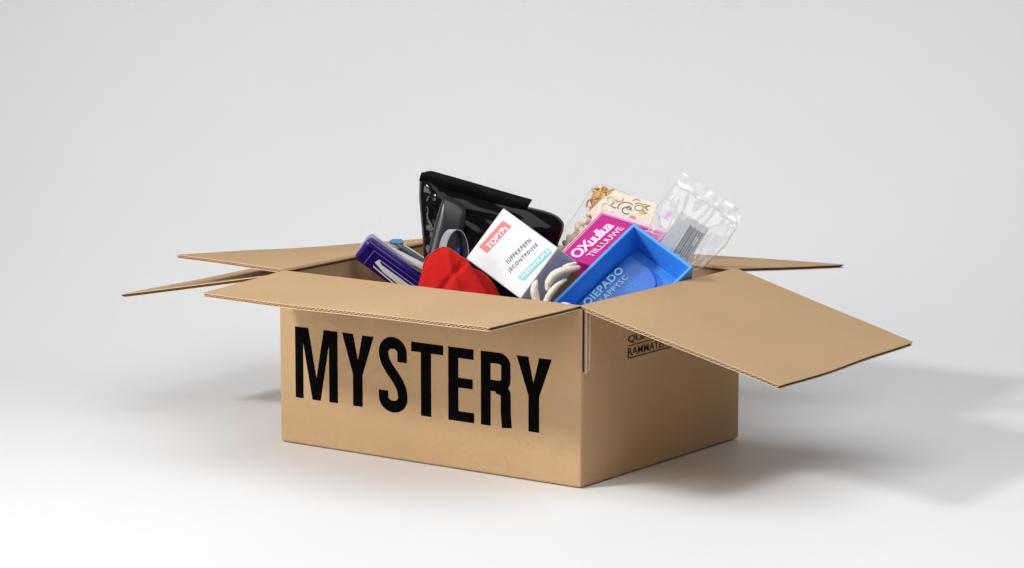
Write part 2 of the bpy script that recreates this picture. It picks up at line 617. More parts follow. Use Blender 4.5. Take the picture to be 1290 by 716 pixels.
# the slot at the near corner: shade painted as a dark strip, beside the raw corrugated edge
slot_shade = slab('slot_shade_strip', Frame((0, 0, 0), (0, 1, 0), (0, 0, 1)), [(0.0022, 0.142), (0.0052, 0.1405), (0.0056, 0.2155), (0.0022, 0.2155)], -0.0002, 0.0007, M_slotshade, box)
bm = bmesh.new()


def strip(ya, yb, xa, xb, z0, z1, mi, wob, seed, n=40):
    prev = None
    for i in range(n + 1):
        z = z0 + (z1 - z0) * i / n
        d = wob * nz(z, 0, 0, 130, seed) + (0.0012 * max(0, (i / n - 0.8)) * 5 if seed == 6 else 0)
        ring = [bm.verts.new(c) for c in ((xa, ya - d, z), (xb, ya - d, z), (xb, yb - d, z), (xa, yb - d, z))]
        if prev:
            for k in range(4):
                f = bm.faces.new([prev[k], prev[(k + 1) % 4], ring[(k + 1) % 4], ring[k]])
                f.material_index = mi
        else:
            bm.faces.new(ring)
        prev = ring
    bm.faces.new(prev[::-1])


strip(0.0055, 0.0072, 0.0002, 0.0034, 0.2155, 0.1390, 0, 0.0004, 3)
strip(0.0112, 0.0136, 0.0002, 0.0036, 0.2155, 0.1420, 0, 0.0009, 6)
cv = []
for i in range(121):
    z = 0.2150 - 0.0735 * i / 120
    y = 0.0092 + 0.0019 * math.sin(z / 0.0062 * 2 * math.pi)
    cv.append([bm.verts.new((x, y + dy, z)) for x, dy in ((0.0002, 0), (0.0030, 0), (0.0030, 0.0007), (0.0002, 0.0007))])
for p, q in zip(cv, cv[1:]):
    for k in range(4):
        bm.faces.new([p[k], p[(k + 1) % 4], q[(k + 1) % 4], q[k]])
from_bm('torn_edge', bm, [M_edge], box, label='pale torn strip of corrugation down the near corner')

# MYSTERY, front wall (x, z)
FF = Frame((0, -0.0002, 0), (1, 0, 0), (0, 0, 1))
b0, t0 = 0.0607, 0.1514
SWD = 0.0147


def bez(p0, p1, p2, p3, n=12):
    out = []
    for i in range(n + 1):
        t = i / n
        c = [(1 - t) ** 3, 3 * t * (1 - t) ** 2, 3 * t * t * (1 - t), t ** 3]
        out.append(tuple(sum(k * q[a] for k, q in zip(c, (p0, p1, p2, p3))) for a in (0, 1)))
    return out


letters = {
    'M': [[(-.436, b0), (-.4232, b0), (-.4232, .1325), (-.4232, t0), (-.436, t0)], [(-.4232, t0), (-.4232, .1325), (-.4088, b0), (-.402, .0885), (-.4146, t0)],
          [(-.4088, b0), (-.3956, b0), (-.402, .0885)], [(-.402, .0885), (-.3956, b0), (-.3816, .1325), (-.3816, t0), (-.3898, t0)], [(-.3816, b0), (-.3678, b0), (-.3678, t0), (-.3816, t0)]],
    'Y': [[(-.3605, t0), (-.3437, .1005), (-.3285, .1005), (-.3356, .1190), (-.3430, t0)], [(-.3285, t0 - .0004), (-.3356, .1190), (-.3285, .1005), (-.3105, t0 - .0004)], [(-.3437, b0), (-.3285, b0), (-.3285, .1005), (-.3437, .1005)]],
    'S': stroke([(-.2664, .1234)] + arc(-.2808, .1345, .0144, .0122, 0, 180, 14) + bez((-.2952, .1345), (-.2952, .112), (-.2656, .104), (-.2656, .0795), 14) + arc(-.2806, .0785, .0150, .0117, 0, -180, 14) + [(-.2956, .0860)], SWD),
    'T': [[(-.2524, .1394), (-.2034, .1394), (-.2034, t0), (-.2524, t0)], [(-.2376, b0), (-.2218, b0), (-.2218, .1394), (-.2376, .1394)]],
    'E': [[(-.1958, b0), (-.1805, b0), (-.1805, t0), (-.1958, t0)], [(-.1805, b0), (-.1567, b0), (-.1567, .0731), (-.1805, .0731)], [(-.1805, .1022), (-.1588, .1022), (-.1588, .1144), (-.1805, .1144)], [(-.1805, .1386), (-.1575, .1386), (-.1575, t0), (-.1805, t0)]],
    'R': [[(-.1467, b0), (-.1321, b0), (-.1321, t0), (-.1467, t0)]]
         + stroke([(-.1321, .1447), (-.1215, .1447)] + arc(-.1205, .1367, .0110, .0080, 90, 0, 8) + arc(-.1205, .1190, .0110, .0085, 0, -90, 8) + [(-.1321, .1105)], .0138)
         + stroke([(-.1235, .1085)] + arc(-.1195, .1000, .0098, .0078, 80, 0, 8) + [(-.1096, .080), (-.1088, .068), (-.1080, b0)], .0148),
    'y2': [[(-.0937, t0), (-.0762, .1043), (-.0606, .1043), (-.0690, .1203), (-.0766, t0)], [(-.0606, t0), (-.0690, .1203), (-.0606, .1043), (-.0424, t0)], [(-.0762, b0), (-.0606, b0), (-.0606, .1043), (-.0762, .1043)]],
}
for k, polys in letters.items():
    decal('printed_letter', FF, polys, M_ink, box, 0.00012)

# stamped lines, right wall (y, z)
FR = Frame((0.0002, 0, 0), (0, 1, 0), (0, 0, 1))
text('printed_lettering', 'QUALITY', FR, 0.0985, 0.1600, 0.084, 0.0100, M_stamp, box, bold=0.01, spacing=0.95)
text('printed_lettering', 'RAMMATEN CO', FR, 0.0990, 0.1452, 0.118, 0.0096, M_stamp, box, bold=0.006, spacing=1.0)
decal('printed_underline', FR, [rect(0.099, 0.1574, 0.185, 0.1584)], M_stamp, box, 0.0006)
decal('printed_underline', FR, [rect(0.0995, 0.1422, 0.218, 0.1434), rect(0.0985, 0.1422, 0.0995, 0.1552)], M_stamp, box, 0.0006)

# ------------------------------------------------------------------ black glossy bag
FB = Frame((-0.3303, 0.24, 0.2435), (0.8125, 0.583, 0), (-0.141, 0.1966, 0.9703))
bag = thing('black_bag', 'large glossy black plastic bag with a serrated top, tallest at the back', 'bag', FB.p(0, -0.10, 0))
body = [(-0.073, 0.0764), (-0.0705, 0.0800), (-0.0630, 0.0790), (-0.0412, 0.0690), (-0.0001, 0.0570), (0.041, 0.0460), (0.0739, 0.0395), (0.0924, 0.0351), (0.1067, 0.0289), (0.1149, 0.0196), (0.1129, 0.0082), (0.1067, -0.0062), (0.1005, -0.0412), (0.0923, -0.0823), (0.0615, -0.1229), (0.0001, -0.128), (-0.0562, -0.1229), (-0.0655, -0.0721), (-0.0666, -0.0309), (-0.0698, 0.0103), (-0.0735, 0.0516)]


def bag_d(u, v, s, side):
    k = min(1.0, max(0.0, 1.25 - (u + 0.075) / 0.032))                         # creases gather along the left edge
    e = abs(nz(u * 1.7 + v * 0.5, v * 0.45 - u * 0.5, 0, 85, 2))
    fold = 0.0042 * (0.3 - abs(nz(u * 0.7 + v * 1.5, u * 0.5 - v * 0.4, side, 30, 14)))
    return fold + k * (0.0105 * (0.35 - e)) + 0.0022 * nz(u, v, side, 26, 8) + 0.0035 * math.exp(-((v - 0.036 + u * 0.28) / 0.010) ** 2) * min(1, max(0, (u + 0.06) / 0.05))


pillow('body', FB, body, 0.020, M_black, bag, n=150, rings=26, smooth=1, disp=bag_d, power=3.0, center=(0.015, -0.02))
# the flat top seal, cut with small teeth, leaning forward over the body
o = []
nt_ = 90
for i in range(nt_ + 1):
    s = i / nt_
    o.append((-0.0648 + s * 0.1377, 0.0893 - s * 0.0398 + (0.00035 if i % 2 else -0.00035)))
o += [(0.0698, 0.0433), (0.0647, 0.0382), (0.045, 0.0410), (0.0, 0.0540), (-0.0411, 0.0650), (-0.0690, 0.0700), (-0.0735, 0.0764), (-0.072, 0.0847)]
FBs = Frame(FB.p(0, 0, 0.006), FB.u, FB.v)
bm = bmesh.new()
NS = 120
for off in (0.0006, -0.0006):
    rows = []
    for i in range(NS + 1):
        q = i / NS
        a_ = V((-0.0648 + q * 0.1377, 0.0893 - q * 0.0398 + (0.00035 if i % 2 else -0.00035)))
        b_ = catmull([(-0.0735, 0.0740), (-0.0411, 0.0640), (0.0, 0.0530), (0.045, 0.0400), (0.0660, 0.0372)], q).to_2d()
        if q < 0.06:
            a_ = a_ + V((-0.0060, -0.0050)) * (1 - q / 0.06) ** 1.6
        row = []
        for j in range(7):
            p = a_.lerp(b_, j / 6)
            d = 0.0030 * nz(p.x, p.y, 0, 26, 21) + 0.0010 * nz(p.x, p.y, 0, 90, 5) + 0.0022 * math.sin(math.pi * j / 6)
            row.append(bm.verts.new(FBs.p(p.x, p.y, off + d)))
        rows.append(row)
    for r0_, r1_ in zip(rows, rows[1:]):
        for j in range(6):
            bm.faces.new([r0_[j], r1_[j], r1_[j + 1], r0_[j + 1]])
from_bm('top_seal', bm, M_blackseal, bag, smooth=True)

# ------------------------------------------------------------------ dark squeeze tube in front of the bag
FT = Frame((-0.3152, 0.16, 0.2646), (0.7234, 0.6904, 0), (-0.1199, 0.1256, 0.9848))
tb = thing('squeeze_tube', 'dark grey squeeze tube leaning against the black bag', 'tube', FT.p(0, -0.08))
pillow('body', FT, [(-0.0045, 0.0434), (0.009, 0.0381), (0.024, 0.0278), (0.0232, 0.0147), (0.0192, -0.0054), (0.0142, -0.0406), (0.0112, -0.0809), (-0.0273, -0.08), (-0.0306, -0.0497), (-0.0248, -0.0196), (-0.017, 0.0084), (-0.0094, 0.0324)], 0.012, M_tube, tb, n=72, rings=14, smooth=1, center=(-0.004, -0.03), power=2.6)
slab('crimped_end', FT, [(-0.0065, 0.0420), (-0.0040, 0.0452), (0.0095, 0.0398), (0.0252, 0.0290), (0.0245, 0.0255), (0.008, 0.0362)], -0.0008, 0.0008, M_tube, tb)

# ------------------------------------------------------------------ silver band bent into an arch
FS = Frame((-0.2704, 0.105, 0.2549), (0.6989, 0.7152, 0), (-0.0623, 0.0609, 0.9962))
bnd = thing('curved_band', 'silver band bent into an arch behind the red pouch', 'band', FS.p(0, -0.03))
ap = [(-0.0165, -0.030), (-0.0152, -0.0115), (-0.0119, 0.0053), (-0.0067, 0.016), (0.0003, 0.0208), (0.0073, 0.0187), (0.0122, 0.0106), (0.015, -0.0024), (0.0150, -0.0183), (0.015, -0.03)]
nb = 40


def ribbon(name, offs, wide, m, parent, lo=0.0, hi=1.0, th=0.0008):
    vs, fs = [], []
    for i in range(nb + 1):
        t = lo + (hi - lo) * i / nb
        p = catmull(ap, t)
        q = catmull(ap, min(1, t + 0.01)) - catmull(ap, max(0, t - 0.01))
        nn = V((q.y, -q.x, 0)).normalized()
        for dn, du, dz in ((offs, 0, 0), (offs, wide * 0.62, wide), (offs + th, wide * 0.62, wide), (offs + th, 0, 0)):
            vs.append(FS.p(p.x + nn.x * dn + du * 0.9, p.y + nn.y * dn, dz - 0.006))
    for i in range(nb):
        for k in range(4):
            a, b = i * 4 + k, i * 4 + (k + 1) % 4
            fs.append([a, b, b + 4, a + 4])
    fs += [[3, 2, 1, 0], [nb * 4 + k for k in range(4)]]
    return mesh(name, vs, fs, m, parent, smooth=False)


ribbon('outer_band', 0, 0.012, M_silver, bnd)
ribbon('inner_lining', 0.0012, 0.0122, M_navy, bnd)
tube('blue_grip', [FS.p(0.0060, -0.019, -0.004), FS.p(0.0085, -0.010, -0.004), FS.p(0.0115, -0.003, -0.004)], [0.0042, 0.0042, 0.0025], M_cobalt, bnd)
tube('side_loop', [FS.p(0.0150, 0.0160, -0.008), FS.p(0.0185, 0.0120, -0.008), FS.p(0.0185, 0.0000, -0.008), FS.p(0.0160, -0.0143, -0.008), FS.p(0.015, -0.028, -0.008)], [0.0008, 0.0012, 0.0012, 0.0012, 0.001], M_silver, bnd)

# ------------------------------------------------------------------ red fabric pouch
FRd = Frame((-0.221, 0.05, 0.2315), (0.8602, 0.51, 0), (-0.191, 0.3222, 0.9272))
red = thing('red_pouch', 'red fabric pouch with a folded side in front of the white carton', 'pouch', FRd.p(0, -0.06))
ro = [(-0.0489, -0.0277), (-0.0455, -0.0136), (-0.0414, 0.0064), (-0.0375, 0.0195), (-0.0230, 0.0312), (-0.0165, 0.0335), (-0.0085, 0.0315), (0.0041, 0.0226), (0.0161, 0.0147), (0.0236, 0.0000), (0.039, -0.0244), (0.0437, -0.0692), (-0.0027, -0.0798), (-0.0499, -0.0706)]
rd = lambda u, v, s, side: 0.0026 * (0.3 - abs(nz(u * 1.3 + v * 0.6, v * 0.5, side, 42, 4))) + 0.0008 * nz(u, v, side, 90, 6)


def rc(u, v, s, side):
    d1 = u + 0.012 + 0.30 * (v - 0.030)                       # folds fall from the peak
    d2 = u - 0.006 + 0.75 * (v - 0.020) * -1 - 0.012
    return rd(u, v, s, side) + 0.0042 * math.exp(-(d1 / 0.0045) ** 2) - 0.0036 * math.exp(-((d2 + 0.004) / 0.005) ** 2)


pillow('front_panel', FRd, ro, 0.0055, M_red, red, n=160, rings=26, smooth=0, center=(-0.006, -0.02), disp=rc, power=1.6)
FRs = Frame(FRd.p(0, 0, -0.010), FRd.u * 0.94 - FRd.n * 0.34, FRd.v)
pillow('side_fold', FRs, [(0.0121, 0.0152), (0.0211, 0.0113), (0.031, 0.0084), (0.040, 0.0025), (0.0485, -0.0063), (0.0555, -0.0192), (0.058, -0.0341), (0.057, -0.072), (0.0312, -0.072), (0.0191, -0.0147)], 0.004, M_red, red, n=90, rings=12, smooth=0, disp=rd, power=1.6)
tube('seam', [FRd.p(u, v, 0.001) for u, v in ro[2:9]], [0.0006] * 7, M_redseam, red, seg=6, sub=4)

# ------------------------------------------------------------------ white carton
WA, Wa, Wb, Wc = V((-0.208, 0.1307, 0.3053)), (-0.4101, -0.4488, -0.7940), (0.9065, -0.1042, -0.4092), (-0.1009, 0.8875, -0.4496)
WL = (0.0778, 0.1002, 0.0592)
FW = Frame(WA, Wb, -V(Wa), -V(Wc))               # u along b, v up (-a), n out of the face
wc = thing('white_carton', 'white carton with a red strip, grey text and a teal strip', 'carton', FW.p(0.05, -0.0778, -0.03))
slab('body', FW, rect(0, -WL[0], WL[1], 0), -WL[2], 0, M_white, wc, bevel=0.0016, seg=3)
slab('tuck_flap', Frame(FW.p(WL[1], 0, 0), -FW.n, FW.v), rect(0.003, -WL[0] + 0.004, WL[2] - 0.004, -0.003), 0.0001, 0.0009, M_white, wc, bevel=0.0003, seg=1)
# writing on it runs up the face: along -a, lines stacked along +b
FWt = Frame(WA, -V(Wa), -V(Wb), -V(Wc))          # u up the face, v to the left
FWt.n = -V(Wc).normalized()
decal('red_label', FW, [[(0.0111, -0.0131), (0.0058, -0.0567), (0.0209, -0.0572), (0.0264, -0.0123)][::1]], M_rlabel, wc, 0.0003)


def on_face(o, c0, c1, v0=0, ht=0.01):
    """frame with its u axis running from face point c0 to c1 (b, a coordinates) on the carton"""
    p0, p1 = o(*c0), o(*c1)
    return Frame(p0, p1 - p0, V(FW.n).cross(p1 - p0), FW.n), (p1 - p0).length


fb = lambda a, b: WA + V(Wa) * a + V(Wb) * b
F1, L1 = on_face(fb, (0.0530, 0.0185), (0.0160, 0.0228))
text('printed_lettering', 'TOPYPs', F1, 0.002, -0.0025, L1 - 0.003, 0.0085, M_wprint, wc, bold=0.015, lift=0.0007)
F2, L2 = on_face(fb, (0.0520, 0.0555), (0.0127, 0.0635))
text('printed_lettering', 'IUFFKKPEFN', F2, 0, 0, L2, 0.0062, M_gprint, wc, bold=0.012, lift=0.0006, spacing=1.25)
F3, L3 = on_face(fb, (0.0600, 0.0655), (0.0123, 0.0752))
text('printed_lettering', 'JECONTPDIISE', F3, 0, -0.0008, L3, 0.0064, M_gprint, wc, bold=0.012, lift=0.0006, spacing=1.25)
decal('teal_label', FW, [[(0.0872, -0.0077), (0.0783, -0.0581), (0.0882, -0.0580), (0.0969, -0.0090)]], M_teal, wc, 0.0003)
F4, L4 = on_face(fb, (0.0560, 0.0865), (0.0105, 0.0945))
text('printed_lettering', 'FHEPHHIUM.8', F4, 0, 0, L4, 0.0058, M_wprint, wc, bold=0.01, lift=0.0007)

# ------------------------------------------------------------------ cream cord beside the carton
FC = Frame((-0.0761, 0.055, 0.2346), (0.8125, 0.583, 0), (-0.1509, 0.2103, 0.9659))
cord = thing('cream_cord', 'cream twisted cord looping between the white carton and blue tray', 'cord', FC.p(0, -0.03))
tube('strand', [FC.p(-0.0219, 0.0020, 0.002), FC.p(-0.0243, -0.0040, 0.003), FC.p(-0.0250, -0.0120, 0.002), FC.p(-0.0220, -0.0260, 0)], [0.0010, 0.0040, 0.0052, 0.0046], M_cream, cord, seg=14)
tube('strand', [FC.p(-0.0095, -0.0110, 0.004), FC.p(-0.0082, -0.0020, 0.004), FC.p(-0.0020, 0.0070, 0.004), FC.p(0.0070, 0.0122, 0.003), FC.p(0.0175, 0.0150, 0), FC.p(0.0290, 0.0185, -0.008)], [0.0020, 0.0046, 0.0054, 0.0050, 0.0042, 0.0024], M_cream, cord, seg=14)
tube('strand', [FC.p(-0.0135, -0.0330, 0.006), FC.p(-0.0085, -0.0190, 0.006), FC.p(-0.0010, -0.0085, 0.005), FC.p(0.0060, -0.0020, 0.003), FC.p(0.0135, 0.0030, -0.002)], [0.0040, 0.0040, 0.0038, 0.0032, 0.0016], M_cream, cord, seg=14)
tube('strand', [FC.p(0.0090, 0.0180, -0.004), FC.p(0.0160, 0.0205, -0.004), FC.p(0.0255, 0.0235, -0.006)], [0.0016, 0.0026, 0.0016], M_cream, cord, seg=10)

# ------------------------------------------------------------------ blue tray
TA, Ta, Tb, Tc = V((-0.0857, 0.2396, 0.2841)), V((-0.3103, -0.7385, -0.5986)), V((0.8765, 0.0215, -0.4809)), V((-0.3680, 0.6739, -0.6406))
LA, LB, LC, WT = 0.1496, 0.0992, 0.052, 0.0042
tray = thing('blue_tray', 'open blue plastic tray tilted in the near corner of the box', 'tray', TA + Ta * LA / 2 + Tb * LB / 2 + Tc * LC)
bm = bmesh.new()
tp = lambda a, b, c: bm.verts.new(TA + Ta * a + Tb * b + Tc * c)


def loop4(i, c, t=0.0):
    return [tp(i, i, c), tp(LA - i, i, c), tp(LA - i, LB - i, c), tp(i, LB - i, c)]


l0, l1, l2, l3 = loop4(0.0035, LC), loop4(0, 0), loop4(WT, 0), loop4(WT + 0.003, LC - 0.004)
for a, b in ((l0, l1), (l1, l2), (l2, l3)):
    for i in range(4):
        bm.faces.new([a[i], a[(i + 1) % 4], b[(i + 1) % 4], b[i]])
bm.faces.new(l0[::-1])
bm.faces.new(l3)
bmesh.ops.recalc_face_normals(bm, faces=bm.faces[:])
bmesh.ops.bevel(bm, geom=bm.edges[:], offset=0.0011, segments=3, affect='EDGES', profile=0.5)
from_bm('body', bm, M_tray, tray)

# a blue pouch with rounded top lying in the tray
FP = Frame(TA + Tc * 0.038, Tb, -Ta, -Tc)        # u along b, v up along -a
po = [(0.0086, -0.128), (0.0080, -0.068), (0.0100, -0.040), (0.0165, -0.0260), (0.0250, -0.0212), (0.0370, -0.0200), (0.0500, -0.0222), (0.0600, -0.0270), (0.0660, -0.0340), (0.0680, -0.0440), (0.0680, -0.128)]
pouch = thing('blue_pouch', 'dark blue pouch with rounded end and cyan lettering lying in the tray', 'pouch', FP.p(0.04, -0.125, -0.005))
slab('body', FP, resample(po, 60, 1), -0.009, 0.0, M_pouch, pouch, bevel=0.0016, seg=3)
for (bb, ln, s0, body_, h_, mm, bo) in ((0.0165, 0.068, -0.112, 'OIEPADO', 0.0105, M_cyan, 0.03), (0.0300, 0.052, -0.100, 'JLAPPYSC', 0.0095, M_cyan, 0.01), (0.0435, 0.038, -0.088, 'MIC:05', 0.0080, M_cyand, 0.0)):
    FX = Frame(FP.p(bb + h_ * 0.45, s0, 0), FP.v, -FP.u, FP.n)
    text('printed_lettering', body_, FX, 0, 0, ln, h_, mm, pouch, bold=bo, lift=0.0006, spacing=1.1)
slab('rim_line', FP, [(0.0120, -0.0280), (0.0250, -0.0232), (0.0370, -0.0222), (0.0370, -0.0230), (0.0250, -0.0241), (0.0126, -0.0288)], 0.0, 0.0006, M_cyand, pouch)

# ------------------------------------------------------------------ small white wrapper by the near corner
wr = thing('white_wrapper', 'small crumpled white wrapper in the corner below the blue tray', 'wrapper', FC.p(0.012, -0.04, 0.02))
pillow('film', Frame(FC.p(0.010, -0.026, 0.012), FC.u, FC.v), [(-0.010, -0.008), (-0.006, -0.0015), (0.000, 0.0008), (0.008, -0.0010), (0.013, -0.005), (0.014, -0.010), (0.0, -0.016)], 0.003, mat('white_wrapper_film', (0.70, 0.70, 0.84, 1), 0.35), wr, n=40, rings=8, disp=lambda u, v, s, k: 0.0012 * nz(u, v, k, 140, 1))

# ------------------------------------------------------------------ magenta carton
MA, Ma, Mb, Mc = V((-0.2153, 0.360, 0.2740)), V((0.0445, -0.9222, -0.3841)), V((0.9674, 0.1357, -0.2137)), V((-0.2493, 0.3620, -0.8982))
FM = Frame(MA, Mb, -Ma, -Mc)
mg = thing('magenta_carton', 'flat magenta carton with white script lettering behind the blue tray', 'carton', FM.p(0.05, -0.11, -0.02))
slab('body', FM, rect(-0.001, -0.114, 0.1000, 0.005), -0.020, 0, M_mag, mg, bevel=0.001, seg=2)
decal('printed_border', FM, [rect(0.0005, -0.0030, 0.0990, 0.0042), rect(-0.0002, -0.1130, 0.0014, -0.0030)], M_pink, mg, 0.0004)
decal('printed_border', FM, [rect(0.0035, -0.0052, 0.0960, -0.0044), rect(0.0028, -0.1120, 0.0036, -0.0044), rect(0.0952, -0.06, 0.0960, -0.0052)], M_pinkprint, mg, 0.0004)
FX = Frame(FM.p(0.0245, -0.1085, 0), FM.v + FM.u * 0.06, -FM.u, FM.n)
text('printed_lettering', 'OXuullua', FX, 0, -0.002, 0.088, 0.0170, M_pinkprint, mg, shear=0.25, bold=0.035, lift=0.0006, spacing=0.85)
FX = Frame(FM.p(0.0400, -0.0980, 0), FM.v + FM.u * 0.06, -FM.u, FM.n)
text('printed_lettering', 'TIILLUUWE', FX, 0, 0, 0.078, 0.0090, M_pinkprint, mg, bold=0.01, lift=0.0006, spacing=0.95)
decal('printed_lettering', FM, stroke([(0.070, -0.012), (0.078, -0.0105), (0.085, -0.0125), (0.091, -0.010)], 0.0016), M_pinkprint, mg, 0.0005)

# ------------------------------------------------------------------ snack bag of noodles and puffs
FN = Frame((-0.2303, 0.385, 0.261), (0.8125, 0.583, 0), (-0.3901, 0.5437, 0.7431))
FN.v = FN.v * 1.19                      # the bag leans well back over the rear rim
sn = thing('snack_bag', 'clear snack bag of yellow noodles and cream puffs with a printed label', 'snack bag', FN.p(0, -0.07))
so = [(-0.0640, -0.0325), (-0.0490, -0.0120), (-0.0305, 0.0150), (-0.0150, 0.0395), (-0.0030, 0.0468), (0.0090, 0.0440), (0.0359, 0.0320), (0.0640, 0.0175), (0.0754, 0.0031), (0.0770, -0.0262), (0.0600, -0.0500), (0.0299, -0.0600), (-0.0309, -0.0600), (-0.0600, -0.0480)]
pillow('film', FN, so, 0.013, M_film2, sn, n=110, rings=16, smooth=1, disp=lambda u, v, s, k: 0.0022 * nz(u, v, k, 60, 5) + 0.001 * nz(u, v, k, 160, 2))
rng = random.Random(3)
for i in range(34):
    u = rng.uniform(-0.016, 0.016)
    v = rng.uniform(0.016, 0.039) - max(0, u - 0.002) * 0.5
    a = rng.uniform(0, 6.28)
    r_ = rng.uniform(0.0030, 0.0054)
    p = [FN.p(u + r_ * math.cos(a + t) * (1 + 0.25 * t), v + r_ * math.sin(a + t) * 1.1, rng.uniform(-0.004, 0.006) + 0.0008 * t) for t in (0, 0.8, 1.6, 2.4, 3.3)]
    tube('noodle', p, [0.0011, 0.0014, 0.0014, 0.0014, 0.0011], M_noodle if i % 3 else M_noodle2, sn, seg=7, sub=3)
for i in range(44):
    t = rng.uniform(0, 1)
    u = -0.054 + 0.040 * t + rng.uniform(-0.001, 0.014)
    v = -0.034 + 0.054 * t + rng.uniform(-0.016, 0.000)
    bm = bmesh.new()
    bmesh.ops.create_icosphere(bm, subdivisions=2, radius=1)
    sx, sy, sz = rng.uniform(0.0042, 0.0080), rng.uniform(0.0034, 0.0055), 0.0034
    a = rng.uniform(0, 3.14)
    zz = rng.uniform(-0.004, 0.006)
    for vtx in bm.verts:
        k = 1 + 0.25 * nz(vtx.co.x, vtx.co.y, vtx.co.z, 1.6, i)
        x, y, z = vtx.co.x * sx * k, vtx.co.y * sy * k, vtx.co.z * sz * k
        vtx.co = FN.p(u + x * math.cos(a) - y * math.sin(a), v + x * math.sin(a) + y * math.cos(a), zz + z)
    from_bm('puff', bm, M_puff2 if i % 6 == 0 else (M_noodle if i % 7 == 3 else M_puff), sn, smooth=True)
# the printed paper label inside the film
FL = Frame(FN.p(0, 0, 0.0085), FN.u, FN.v)
FL.v = FN.v
lb = slab('label', FL, [(0.0165, 0.0315), (0.0690, 0.0150), (0.0690, -0.030), (-0.0100, -0.030), (-0.0165, 0.0055), (-0.002, 0.0195)], 0, 0.0005, M_label, sn)
dr = lambda pts, wd: stroke(pts, wd)
decal('printed_drawing', FL, dr(arc(0.030, 0.0090, 0.0105, 0.0070, 30, 200, 12), 0.0011) + dr(arc(0.0310, 0.0050, 0.0060, 0.0045, 0, 300, 12), 0.0012) + dr(arc(0.0340, 0.0085, 0.0030, 0.0026, 0, 360, 10), 0.0009) + dr([(0.012, -0.001), (0.020, -0.0055), (0.030, -0.0075), (0.036, -0.0060)], 0.0014), M_char, lb, 0.0008)
decal('printed_drawing', FL, dr(arc(0.0470, 0.0085, 0.0055, 0.0035, 0, 320, 12), 0.0011) + dr([(0.042, 0.0135), (0.047, 0.0155), (0.053, 0.0125), (0.057, 0.0135)], 0.0013) + dr(arc(0.0560, 0.0060, 0.0040, 0.0045, 60, 300, 10), 0.0010), M_olive, lb, 0.0008)
decal('printed_drawing', FL, [arc(0.0520, 0.0030, 0.0050, 0.0032, 0, 340, 12)], M_ochre, lb, 0.0007)
decal('printed_drawing', FL, [arc(0.0160, 0.0180, 0.0040, 0.0022, 0, 340, 12)], M_ochre, lb, 0.0007)
for (x_, y_, a0, a1, rr, mm) in ((0.010, 0.0205, 20, 220, 0.0040, M_ochre), (0.022, 0.0205, 200, 380, 0.0050, M_coral), (0.0155, 0.0120, 100, 290, 0.0045, M_brown), (0.004, 0.0110, 0, 200, 0.0050, M_ochre), (0.0600, 0.0085, 60, 260, 0.0040, M_brown), (0.0440, 0.0170, 10, 170, 0.0045, M_coral), (0.0080, 0.0040, 150, 360, 0.0045, M_coral)):
    decal('printed_drawing', FL, dr(arc(x_, y_, rr, rr * 0.7, a0, a1, 10), 0.0016), mm, lb, 0.0009)
decal('printed_drawing', FL, [arc(0.0385, -0.0050, 0.0048, 0.0036, 0, 340, 12)], M_coral, lb, 0.0007)

# ------------------------------------------------------------------ clear bag with a barcode card
FQ = Frame((-0.0436, 0.321, 0.2683), (0.7471, 0.6647, 0), (-0.1832, 0.2059, 0.9613))
cb = thing('clear_bag', 'clear plastic bag with a flat top seal and striped card at the right', 'plastic bag', FQ.p(-0.01, -0.06))
co = [(-0.0235, 0.0620), (0.0115, 0.0384), (0.0535, 0.0093), (0.0490, -0.0010), (0.0440, -0.0060), (0.0360, -0.0200), (0.0262, -0.0285), (0.0063, -0.0483), (-0.0130, -0.0560), (-0.0330, -0.0420), (-0.0540, -0.0230), (-0.0640, -0.001), (-0.0540, 0.0215), (-0.0500, 0.0330), (-0.0380, 0.0440), (-0.0320, 0.0560)]


def film_d(u, v, s, k):
    d = (u * 0.55 + v * 0.83)                   # folds run down from the seal
    return 0.0050 * (0.3 - abs(nz(u, v, k, 34, 11))) + 0.0045 * (0.3 - abs(nz(u * 1.2 - v * 0.7, d * 0.35, k, 70, 4)))


pillow('film', FQ, co, 0.012, M_film, cb, n=130, rings=22, smooth=1, disp=film_d)
e0, e1 = V((-0.0185, 0.0758)), V((0.0603, 0.0222))
w0 = V((-0.0068, -0.0163))
vs, fs = [], []
NU, NV = 60, 8
for i in range(NU + 1):
    for j in range(NV + 1):
        p = e0.lerp(e1, i / NU) + w0 * (j / NV)
        d = 0.0016 * nz(p.x, p.y, 0, 80, 7) + 0.0006 * nz(p.x, p.y, 3, 220, 2)
        if j == 0:
            p = p + V((0.0004, 0.0005)) * (1 if i % 2 else -1)
        vs.append(FQ.p(p.x, p.y, 0.002 + d))
for i in range(NU):
    for j in range(NV):
        a = i * (NV + 1) + j
        fs.append([a, a + 1, a + NV + 2, a + NV + 1])
mesh('top_seal', vs, fs, M_seal, cb, smooth=True)
